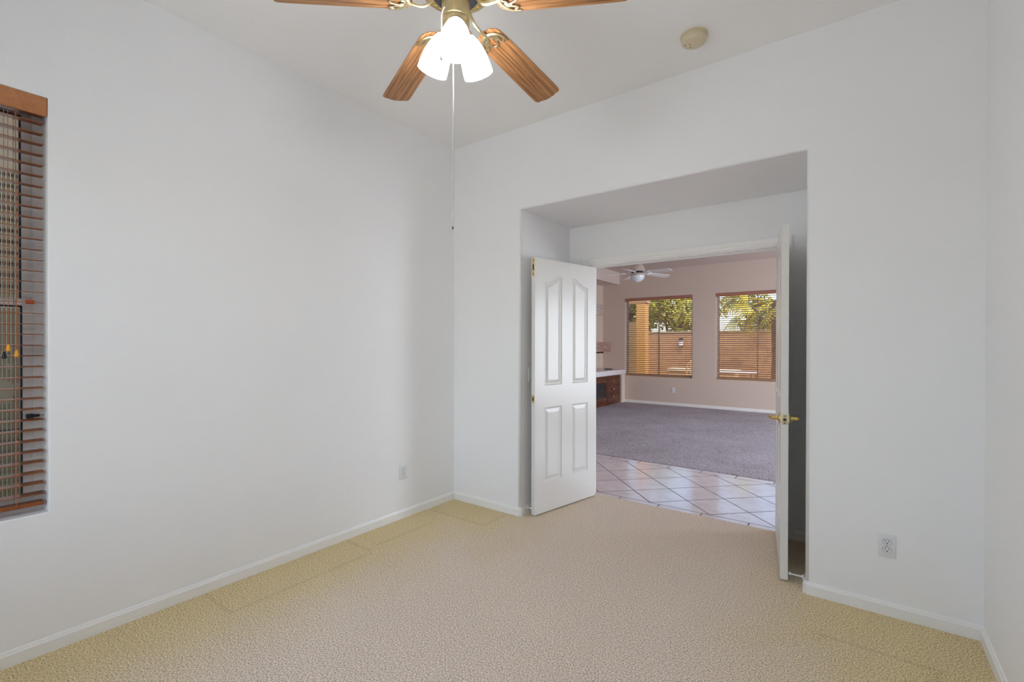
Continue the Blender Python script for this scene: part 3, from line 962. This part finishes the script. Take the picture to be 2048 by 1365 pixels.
def iron_bm():
    """cast bracket under the blade: arm, crescent and two leaf-shaped loops (blade coordinates)"""
    bm = BM()
    z = -0.008
    # the arm drops from the flywheel and climbs back to the blade
    tube(bm, smooth_pts([(0.070, 0, 0.030), (0.088, 0, 0.010), (0.108, 0, -0.010), (0.135, 0, -0.017), (0.16, 0, -0.013), (0.182, 0, z)], 5), 0.0075, 10, True, 0.75)
    cres = smooth_pts([(0.236, -0.052, z), (0.210, -0.047, z), (0.190, -0.028, z), (0.180, 0, z - 0.001), (0.190, 0.028, z), (0.210, 0.047, z), (0.236, 0.052, z)], 6)
    n = len(cres)
    tube(bm, cres, [0.0030 + 0.0045 * sin(pi * k / (n - 1)) for k in range(n)], 8, True, 0.6)
    for s in (-1, 1):
        lobe = smooth_pts([(0.183, s * 0.004, z), (0.202, s * 0.012, z), (0.186, s * 0.024, z), (0.230, s * 0.034, z), (0.220, s * 0.045, z)], 5)
        tube(bm, lobe, 0.0036, 8, True, 0.6)
        tube(bm, smooth_pts([(0.234, s * 0.0, z), (0.226, s * 0.012, z), (0.186, s * 0.026, z)], 4), 0.0032, 8, True, 0.6)
        tube(bm, smooth_pts([(0.190, s * 0.026, z), (0.204, s * 0.022, z), (0.186, s * 0.024, z)], 4), 0.0028, 8, True, 0.6)
        lathe(bm, [(0.0, -0.003), (0.005, -0.001), (0.005, 0.006)], 10, (0, 0, 1), (0.212, s * 0.022, z))
    lathe(bm, [(0.0, -0.004), (0.006, -0.001), (0.006, 0.006)], 10, (0, 0, 1), (0.186, 0, z))
    for v in bm.verts:
        if v.co.x > 0.168:
            v.co.x = 0.168 + (v.co.x - 0.168) * 1.25; v.co.y *= 1.04
    return bm
b0 = link('blade', blade_bm(), M['oak'], fan, False)
i0 = link('blade_iron', iron_bm(), M['antique'], b0, True, 60)
def bl_matrix(k):
    th = HUBA - (PHI + k * 2 * pi / 5)
    mm = Matrix.Rotation(th, 4, 'Z') @ Matrix.Rotation(DROOP, 4, 'Y') @ Matrix.Rotation(-FPITCH, 4, 'X')
    mm.translation = (0, 0, Z(2.6587))
    return mm
for k in range(5):
    if k == 0:
        b0.matrix_basis = bl_matrix(0)
    else:
        b = b0.copy(); C.objects.link(b); b.parent = fan; b.matrix_basis = bl_matrix(k)
        i = i0.copy(); C.objects.link(i); i.parent = b

for k in range(3):
    az = HUBA + pi + radians(7) + k * 2 * pi / 3
    ca, sa = cos(az), sin(az)
    tl = radians(22)
    ax = Vector((ca * sin(tl), sa * sin(tl), -cos(tl)))
    neck = Vector((ca * 0.051, sa * 0.051, Z(2.556)))
    bm = BM()
    prof = [(0.020, 0.004), (0.026, 0.010), (0.036, 0.028), (0.046, 0.055), (0.053, 0.085), (0.0572, 0.120), (0.0585, 0.146)]
    inner = [(r - 0.0025, h) for r, h in prof[::-1]]
    lathe(bm, prof + inner, 36, ax, neck, False)
    sh = link('lamp_shade', bm, M['shade_lit'], fan, True, 80)
    bm = BM(); lathe(bm, [(0.0, -0.014), (0.018, -0.012), (0.022, -0.004), (0.024, 0.008), (0.021, 0.012), (0.0, 0.012)], 24, ax, neck)
    link('fitter', bm, M['antique'], sh, True)
    bm = BM(); lathe(bm, [(0.0, 0.02), (0.014, 0.022), (0.016, 0.04), (0.026, 0.065), (0.029, 0.085), (0.024, 0.105), (0.012, 0.116), (0.0, 0.119)], 24, ax, neck)
    link('bulb', bm, M['bulb'], sh, True)

def camvec(lat, dep):
    return rt * lat + Vector((-sin(YAW), cos(YAW), 0)) * dep
def chain(points, name, fob):
    bm = BM()
    tube(bm, points, 0.0018, 6)
    L = 0.0
    P = [Vector(p) for p in points]
    for a, b in zip(P, P[1:]):
        n = max(1, int((b - a).length / 0.006))
        for k in range(n):
            c = a.lerp(b, k / n)
            lathe(bm, [(0.0, -0.0026), (0.0025, -0.0012), (0.0025, 0.0012), (0.0, 0.0026)], 6, None, c)
    o = link(name, bm, M['chain'], fan, True)
    bm = BM(); lathe(bm, fob, 12, None, P[-1])
    link('fob', bm, M['fob'], o, True)
hub = Vector((HX, HYY, 0))
p0 = camvec(-0.2265, 1.795) - hub
chain([p0 + Vector((0, 0, Z(2.547))), p0 + Vector((0.002, 0.001, Z(2.3))), p0 + Vector((-0.001, 0, Z(2.1))), p0 + Vector((0, 0, Z(1.80)))], 'pull_chain',
      [(0.0, 0.002), (0.003, 0.0), (0.004, -0.005), (0.003, -0.010), (0.0, -0.011)])
p1 = camvec(-0.262, 1.742) - hub
chain([p1 + Vector((0.006, 0.008, Z(2.598))), p1 + Vector((0.002, 0.002, Z(2.585))), p1 + Vector((0, 0, Z(2.56))), p1 + Vector((0, 0, Z(2.43)))], 'pull_chain',
      [(0.0, 0.004), (0.003, 0.0), (0.0045, -0.012), (0.0055, -0.022), (0.004, -0.027), (0.0, -0.028)])

# ------------------------------------------------------------------ smoke detector
sd = thing('smoke_detector', (-0.742, 2.675, HC), 'round aged cream smoke detector on the ceiling', 'smoke detector')
bm = BM(); lathe(bm, [(0.0, 0), (0.072, 0), (0.072, -0.007), (0.069, -0.009), (0.0, -0.009)], 48)
link('mounting_plate', bm, M['cream'], sd, True)
bm = BM(); lathe(bm, [(0.0, -0.008), (0.065, -0.008), (0.065, -0.013), (0.068, -0.015), (0.067, -0.030), (0.062, -0.039), (0.054, -0.044), (0.0, -0.046)], 48)
dc = link('detector_cover', bm, M['cream'], sd, True)
bm = BM()
for k in range(40):
    a = 2 * pi * k / 40
    lathe(bm, [(0.0022, 0), (0.0022, 0.002)], 6, (cos(a), sin(a), 0), (0.0655 * cos(a), 0.0655 * sin(a), -0.0215))
link('vent_holes', bm, M['cream_dark'], dc)
bm = BM()
for (lat, dep) in ((-0.044, 0.014), (-0.022, 0.006), (-0.008, 0.030)):
    p = camvec(lat, dep); lathe(bm, [(0.004, 0), (0.004, 0.002), (0.0, 0.003)], 10, (0, 0, -1), (p.x, p.y, -0.0435))
link('test_button', bm, M['cream_dark'], dc)

# ------------------------------------------------------------------ far room: counter, cabinets, shelves
o = tag(boxo('countertop', (FX0, -4.42, 6.8, FY, 0.665, 0.772), M['laminate'], None, 0.006, 2), 'thick white countertop along the alcove left of the far windows', 'countertop')
def cabinet(y0, y1, label, drawers):
    c = thing('base_cabinet', (-4.49, y0, 0), label, 'cabinet', 0, 'walnut base cabinets under the counter')
    w = y1 - y0
    bm = BM(); box(bm, -0.515, 0, 0.001, w - 0.001, 0.0, 0.664)
    link('body', bm, M['walnut'], c)
    if drawers:
        zz = [(0.075, 0.255), (0.265, 0.43), (0.44, 0.60)]
        for (a, b) in zz:
            bm = BM(); box(bm, 0.0, 0.018, 0.018, w - 0.018, a, b, 0.003, 1)
            d = link('drawer', bm, M['walnut'], c)
            bm = BM(); lathe(bm, [(0.006, 0), (0.006, 0.012), (0.016, 0.018), (0.018, 0.024), (0.012, 0.031), (0.0, 0.033)], 16, (1, 0, 0), (0.018, w * 0.42, (a + b) / 2 + 0.01))
            link('knob', bm, M['knob'], d, True)
    else:
        bm = BM(); a, b, s = 0.06, 0.60, 0.075
        box(bm, 0, 0.018, 0.012, s, a, b); box(bm, 0, 0.018, w - s, w - 0.012, a, b)
        box(bm, 0, 0.018, s, w - s, a, a + 0.13); box(bm, 0, 0.018, s, w - s, b - 0.08, b)
        d = link('door', bm, M['walnut'], c)
        bm = BM(); box(bm, 0.002, 0.010, s, w - s, a + 0.13, b - 0.08)
        link('dark_panel', bm, M['screen'], d)
cabinet(9.545, 10.262, 'walnut drawer cabinet with three bright knobs at the right end of the counter', True)
cabinet(8.83, 9.545, 'walnut cabinet with a dark inset panel beside the drawer cabinet', False)
cabinet(8.1, 8.83, 'walnut cabinet left of the dark panelled one, hidden by the door leaf', False)
def shelf(y0, y1, z0, z1, x1, label):
    s = thing('floating_shelf', (FX0, y0, z0), label, 'shelf', 0, 'thick floating shelves in the alcove')
    bm = BM(); box(bm, 0.0, x1 - FX0, 0, y1 - y0, 0, z1 - z0, 0.004, 1)
    link('shelf_body', bm, M['glare_walnut'], s)
    bm = BM(); box(bm, 0.05, x1 - FX0 - 0.012, 0.1, (y1 - y0) - 0.36, -0.035, 0.0)
    link('light_bar', bm, M['black'], s)
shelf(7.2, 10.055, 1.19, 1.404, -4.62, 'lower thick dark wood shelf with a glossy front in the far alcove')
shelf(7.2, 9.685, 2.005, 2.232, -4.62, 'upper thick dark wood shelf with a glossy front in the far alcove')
rc = thing('remote_control', (-4.70, 10.10, 0.772), 'small black remote control on the white countertop', 'remote control', radians(35))
bm = BM(); box(bm, -0.09, 0.09, -0.025, 0.025, 0.0, 0.022, 0.006, 2)
link('remote_body', bm, M['black'], rc, True)
bm = BM()
for k in range(5):
    box(bm, -0.07 + 0.03 * k, -0.052 + 0.03 * k, -0.012, 0.012, 0.021, 0.0245)
link('buttons', bm, M['metal'], rc)

# white fan of the far room
f2 = thing('ceiling_fan', (-3.135, 7.9, HC), 'white ceiling fan with a frosted bowl light in the far room', 'ceiling fan')
bm = BM(); lathe(bm, [(0.0, 0), (0.065, 0), (0.06, -0.04), (0.02, -0.06), (0.0, -0.06)], 28); link('canopy', bm, M['beigefan'], f2, True)
bm = BM(); lathe(bm, [(0.013, -0.05), (0.013, -0.31)], 14); link('downrod', bm, M['beigefan'], f2, True)
bm = BM(); lathe(bm, [(0.0, Z(2.765)), (0.04, Z(2.762)), (0.085, Z(2.735)), (0.115, Z(2.69)), (0.13, Z(2.635)), (0.125, Z(2.625)), (0.0, Z(2.625))], 36); link('motor_housing', bm, M['beigefan'], f2, True)
bm = BM(); lathe(bm, [(0.0, Z(2.626)), (0.10, Z(2.626)), (0.10, Z(2.60)), (0.0, Z(2.60))], 30); link('flywheel', bm, M['motor_dark'], f2, True)
bm = BM(); lathe(bm, [(0.0, Z(2.602)), (0.085, Z(2.602)), (0.11, Z(2.585)), (0.125, Z(2.55)), (0.0, Z(2.55))], 30); link('switch_housing', bm, M['beigefan'], f2, True)
bm = BM(); lathe(bm, [(0.122, Z(2.552)), (0.118, Z(2.52)), (0.098, Z(2.485)), (0.06, Z(2.455)), (0.02, Z(2.443)), (0.0, Z(2.442))], 36)
bw = link('light_bowl', bm, M['bowl'], f2, True)
bm = BM(); lathe(bm, [(0.012, Z(2.446)), (0.014, Z(2.435)), (0.006, Z(2.425)), (0.008, Z(2.415)), (0.0, Z(2.405))], 14)
link('finial', bm, M['antique'], bw, True)
for s in (-0.02, 0.03):
    bm = BM(); tube(bm, [(s, -0.09, Z(2.56)), (s, -0.125, Z(2.54)), (s, -0.128, Z(2.36))], 0.002, 6); link('pull_chain', bm, M['chain'], f2)
V2 = radians(90) + math.atan2(3.135, 7.9)
def b2():
    bm = BM()
    r0, R_, w = 0.20, 0.66, 0.068
    half = [(r0, 0.03), (r0 + 0.02, 0.052), (r0 + 0.1, 0.058), (R_ - 0.06, w), (R_ - 0.02, w - 0.006), (R_ - 0.004, w - 0.025), (R_, 0.02)]
    prism(bm, half + [(x, -y) for x, y in half[::-1]], -0.003, 0.003)
    return bm
def i2():
    bm = BM()
    tube(bm, smooth_pts([(0.08, 0, 0.012), (0.12, 0, -0.006), (0.17, 0, -0.012), (0.25, 0, -0.007)], 5), 0.009, 8, True, 0.5)
    tube(bm, smooth_pts([(0.26, -0.04, -0.006), (0.215, -0.02, -0.008), (0.205, 0, -0.009), (0.215, 0.02, -0.008), (0.26, 0.04, -0.006)], 4), 0.005, 8)
    return bm
for k in range(5):
    th = V2 - (radians(54) + k * 2 * pi / 5)
    mm = Matrix.Rotation(th, 4, 'Z') @ Matrix.Rotation(radians(3), 4, 'Y') @ Matrix.Rotation(radians(-11), 4, 'X')
    mm.translation = (0, 0, Z(2.612))
    if k == 0:
        bb = link('blade', b2(), M['whitefan'], f2); ii = link('blade_iron', i2(), M['whitefan'], bb, True)
        bb.matrix_basis = mm
    else:
        b = bb.copy(); C.objects.link(b); b.parent = f2; b.matrix_basis = mm
        i = ii.copy(); C.objects.link(i); i.parent = b

# ------------------------------------------------------------------ outside
bm = BM(); box(bm, -30, 14, FY + 0.16, 45, -0.3, -0.08)
struct('ground_yard', bm, M['gravel'], 'tan gravel yard behind the far windows', 'ground')
bm = BM(); box(bm, -30, FX0 - 0.15, -12, FY + 0.16, -0.3, -0.08)
struct('ground_side', bm, M['gravel'], 'tan gravel strip outside the left window', 'ground')
bm = BM(); box(bm, FX1 + 0.15, 14, -12, FY + 0.16, -0.3, -0.08); 
struct('ground_patio', bm, M['gravel'], 'tan gravel outside the right wall of the far room', 'ground')
bm = BM(); box(bm, FX0 - 0.15, FX1 + 0.15, -12, YR - 0.15, -0.3, -0.08)
struct('ground_front', bm, M['gravel'], 'tan gravel behind the photographer', 'ground')
# unseen roof, its long eaves added to keep the sun off the rooms
bm = BM(); box(bm, XL - 0.35, XR + 0.6, YR - 1.9, 3.7, HC + 0.16, HC + 0.4)
box(bm, FX0 - 0.3, FX1 + 2.6, 3.7, FY + 0.5, HC + 0.16, HC + 0.4)
struct('trim_roof', bm, M['stucco'], 'unseen tan roof slab with eaves lengthened to block the sun', 'roof')
bm = BM(); box(bm, -10.5, 10, 17.0, 17.2, -0.1, 1.78)
w_ = tag(link('garden_wall', bm, M['block'], None), 'long tan block wall at the back of the yard', 'garden wall')
bm = BM(); box(bm, -10.5, 10, 16.96, 17.24, 1.78, 1.83)
link('wall_cap', bm, M['stucco_pale'], w_)
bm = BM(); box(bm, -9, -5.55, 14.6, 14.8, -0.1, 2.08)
tag(link('yard_wall', bm, M['shade_wall']), 'tan stucco yard wall, darkened as if shaded, left of the patio column', 'garden wall')
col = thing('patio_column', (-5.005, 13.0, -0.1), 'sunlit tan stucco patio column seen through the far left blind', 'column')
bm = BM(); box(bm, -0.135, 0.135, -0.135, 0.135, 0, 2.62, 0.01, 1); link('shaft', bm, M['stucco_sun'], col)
bm = BM(); box(bm, -0.16, 0.16, -0.16, 0.16, 0, 0.12); link('plinth', bm, M['stucco'], col)
bm = BM(); box(bm, -9.0, -4.83, 12.86, 13.14, 2.53, 2.84)
tag(link('patio_beam', bm, M['stucco']), 'tan stucco patio beam resting on the column', 'beam')
bm = BM(); box(bm, -4.87, -2.95, 14.9, 15.5, -0.1, 0.54)
bm2 = tag(link('raised_planter', bm, M['stucco']), 'low tan raised planter in front of the block wall', 'planter')
bm = BM(); box(bm, -4.92, -2.9, 14.85, 15.55, 0.54, 0.60); link('coping', bm, M['stucco_pale'], bm2)
# wall lantern
wl_ = thing('wall_lantern', (-5.10, 17.0, 1.28), 'small lantern on the block wall behind the far left window', 'lantern')
bm = BM(); box(bm, -0.05, 0.05, -0.02, 0, 0.0, 0.28); link('back_plate', bm, M['black'], wl_)
bm = BM(); lathe(bm, [(0.0, 0.0), (0.07, 0.02), (0.09, 0.22), (0.0, 0.22)], 6, None, (0, -0.12, 0.0)); link('lantern_glass', bm, M['laminate'], wl_)
bm = BM(); lathe(bm, [(0.12, 0.22), (0.05, 0.30), (0.0, 0.33)], 6, None, (0, -0.12, 0.0)); link('lantern_roof', bm, M['black'], wl_)
# patio table
pt = thing('patio_table', (-2.75, 13.6, -0.08), 'glass-topped patio table outside the far right window', 'table')
bm = BM(); box(bm, -0.62, 0.62, -0.4, 0.4, 0.70, 0.725, 0.01, 1); link('table_top', bm, M['laminate'], pt)
for (a, b) in ((-1, -1), (1, -1), (1, 1), (-1, 1)):
    bm = BM(); tube(bm, [(a * 0.55, b * 0.34, 0.0), (a * 0.50, b * 0.31, 0.70)], 0.016, 8); link('leg', bm, M['metal'], pt)
# timber chair
ch = thing('garden_chair', (-3.62, 13.2, -0.08), 'pale timber garden chair left of the patio table', 'chair', radians(15))
bm = BM(); box(bm, -0.25, 0.25, -0.25, 0.25, 0.40, 0.44); link('seat', bm, M['pale_timber'], ch)
bm = BM()
tube(bm, smooth_pts([(-0.21, 0.24, 0.42), (-0.20, 0.30, 0.80), (-0.08, 0.33, 0.98), (0.08, 0.33, 0.98), (0.20, 0.30, 0.80), (0.21, 0.24, 0.42)], 5), 0.026, 8)
for k in (-0.1, 0, 0.1):
    box(bm, k - 0.02, k + 0.02, 0.27, 0.29, 0.44, 0.95)
link('backrest', bm, M['pale_timber'], ch)
for (a, b) in ((-1, -1), (1, -1), (1, 1), (-1, 1)):
    bm = BM(); tube(bm, [(a * 0.23, b * 0.23, 0.0), (a * 0.22, b * 0.22, 0.40)], 0.022, 8); link('leg', bm, M['pale_timber'], ch)
# stones in front of the planter
def stone_bm(seed):
    r = random.Random(seed)
    bm = BM(); bmesh.ops.create_icosphere(bm, subdivisions=2, radius=1.0)
    for v in bm.verts:
        v.co *= 0.85 + 0.3 * r.random()
    return bm
GS = 'pale stones beside the raised planter'
for k, (x, r_, lab) in enumerate(((-5.42, 0.19, 'pale stone nearest the patio column'), (-5.0, 0.20, 'pale stone in the middle of the row of three'),
                                 (-4.57, 0.18, 'pale stone in front of the left end of the raised planter'))):
    st = link('garden_stone', stone_bm(k), M['stone'], None, True, 80)
    st.location = (x, 14.1, -0.08 + r_ * 0.92); st.scale = (r_ * 0.95, r_ * 0.95, r_ * 1.15)
    tag(st, lab, 'stone', GS)

def leaf_cloud(bm, centers, n, size, rnd):
    for (c, rx, ry, rz) in centers:
        for _ in range(n):
            while True:
                p = Vector((rnd.uniform(-1, 1), rnd.uniform(-1, 1), rnd.uniform(-1, 1)))
                if 0.2 < p.length < 1: break
            q = Vector(c) + Vector((p.x * rx, p.y * ry, p.z * rz))
            a = Vector((rnd.gauss(0, 1), rnd.gauss(0, 1), rnd.gauss(0, 1))).normalized()
            b = a.orthogonal().normalized()
            s = size * rnd.uniform(0.6, 1.3)
            bm.faces.new([bm.verts.new(q + a * s), bm.verts.new(q + b * s * 0.45), bm.verts.new(q - a * s), bm.verts.new(q - b * s * 0.45)])

def tree(loc, label, seed, h, spread, mat, n, size=0.09, lean=0.0):
    r = random.Random(seed)
    o = thing('garden_tree', loc, label, 'tree', 0, 'trees behind the block wall')
    bm = BM()
    tips = []
    tube(bm, smooth_pts([(0, 0, 0), (0.05 + lean * 0.3, 0.02, h * 0.25), (0.1 + lean * 0.6, 0, h * 0.5)], 4), [0.10] * 5 + [0.08] * 3 + [0.07], 8)
    for k in range(9):
        a = r.uniform(0, 2 * pi); e = Vector((cos(a) * spread * r.uniform(0.4, 1) + lean, sin(a) * spread * r.uniform(0.4, 1), h * r.uniform(0.55, 1.0)))
        s = Vector((0.1 + lean * 0.6, 0, h * 0.5)) if k % 2 else Vector((0.05 + lean * 0.3, 0.02, h * 0.28))
        mid = s.lerp(e, 0.5) + Vector((r.uniform(-.2, .2), r.uniform(-.2, .2), 0.15))
        tube(bm, smooth_pts([s, mid, e], 4), [0.05] * 4 + [0.035] * 4 + [0.015], 6)
        tips.append(e); tips.append(mid)
    link('trunk', bm, M['trunk'], o)
    bm = BM()
    leaf_cloud(bm, [(t, spread * 0.36, spread * 0.36, spread * 0.28) for t in tips], n, size, r)
    link('foliage', bm, M[mat], o)
tree((-6.1, 18.3, -0.1), 'olive green tree with slanting branches behind the block wall', 3, 4.2, 1.5, 'leaf', 190, 0.085, 0.5)
tree((-9.3, 22.0, -0.1), 'dense dark green tree above the darkened tan yard wall', 5, 4.6, 1.6, 'leaf_dark', 330, 0.11)
tree((-2.0, 21.0, -0.1), 'broad dark olive tree behind the palm', 8, 3.9, 1.9, 'leaf_dark', 300, 0.10)
tree((4.2, 22.5, -0.1), 'olive tree at the right end of the yard wall', 9, 4.4, 2.2, 'leaf', 260, 0.10)

def shrub(loc, r_, h, label, seed):
    rr = random.Random(seed)
    o = thing('garden_shrub', loc, label, 'shrub', 0, 'shrubs along the top of the block wall')
    bm = BM()
    for k in range(4):
        tube(bm, [(0.05 * k - 0.08, 0, 0), (0.1 * (k - 1.5), 0, h * 0.6), (0.6 * (k - 1.5) * r_, 0, h)], 0.016, 5)
    link('stems', bm, M['trunk'], o)
    bm = BM(); leaf_cloud(bm, [((0, 0, h), r_ * 1.5, r_, r_)], 900, 0.06, rr)
    link('foliage', bm, M['leaf'], o)
shrub((-4.0, 17.75, -0.08), 0.36, 1.55, 'low yellow-green shrub over the block wall at the right side of the far left window', 21)
shrub((-2.9, 17.75, -0.08), 0.33, 1.5, 'low yellow-green shrub over the block wall left of the palm', 22)
shrub((-1.7, 17.75, -0.08), 0.36, 1.5, 'low yellow-green shrub over the block wall right of the palm', 23)

palm = thing('fan_palm', (-1.98, 15.6, -0.1), 'yellow-green fan palm outside the far right window', 'palm tree')
bm = BM(); tube(bm, [(0, 0, 0), (0.03, 0, 1.0), (0.0, 0, 2.2), (-0.02, 0, 2.75)], [0.16, 0.14, 0.13, 0.11], 12)
pr_trunk = link('trunk', bm, M['trunk'], palm)
def frond_bm(r, length):
    bm = BM()
    tube(bm, smooth_pts([(0, 0, 0), (length * 0.5, 0, 0.12), (length, 0, 0.02)], 4), 0.014, 6)
    for k in range(23):
        a = radians(-105 + 210 * k / 22)
        L = 0.66 * (1 - 0.22 * abs(a) / 1.8) * r.uniform(0.9, 1.08)
        d = Vector((cos(a), sin(a), -0.12)).normalized(); s = Vector((-sin(a), cos(a), 0)) * 0.019
        o_ = Vector((length, 0, 0.02))
        mid = o_ + d * L * 0.6; tip = o_ + d * L + Vector((0, 0, -0.14))
        v = [bm.verts.new(o_), bm.verts.new(mid - s), bm.verts.new(tip), bm.verts.new(mid + s)]
        bm.faces.new(v)
        w = [bm.verts.new(p.co + Vector((0, 0, 0.004))) for p in v]
        bm.faces.new(w[::-1])
    return bm
rp = random.Random(4)
FRONDS = [(203, 24, 0.85), (196, 2, 1.1), (186, -24, 1.05), (214, -6, 0.8), (172, 14, 1.0), (222, -34, 0.9), (180, 40, 0.8)]
FRONDS += [(240 + 26 * k + rp.uniform(-8, 8), rp.uniform(-35, 35), rp.uniform(0.7, 1.0)) for k in range(10)]
for (hd_, el_, ln_) in FRONDS:
    f = link('frond', frond_bm(rp, ln_), M['palm'], palm)
    f.location = (0, 0, 2.7 + rp.uniform(-0.08, 0.04))
    f.rotation_euler = (rp.uniform(0.5, 1.0) * rp.choice((-1, 1)), radians(-el_), radians(hd_))

# outside the left window
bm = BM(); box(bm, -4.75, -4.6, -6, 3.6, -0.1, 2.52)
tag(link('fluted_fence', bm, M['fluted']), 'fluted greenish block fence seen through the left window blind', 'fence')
nb = thing('neighbour_house', (-9.0, -0.5, -0.1), 'tan stucco house wall above the fluted fence', 'house')
bm = BM(); box(bm, -4.0, 0.0, -7, 8, 0, 5.6); link('house_wall', bm, M['neighbour'], nb)
bm = BM(); tube(bm, [(0.06, -3.0, 1.2), (0.06, 4.5, 5.2)], 0.22, 4, True, 0.3); link('stair_band', bm, M['neighbour_dark'], nb)
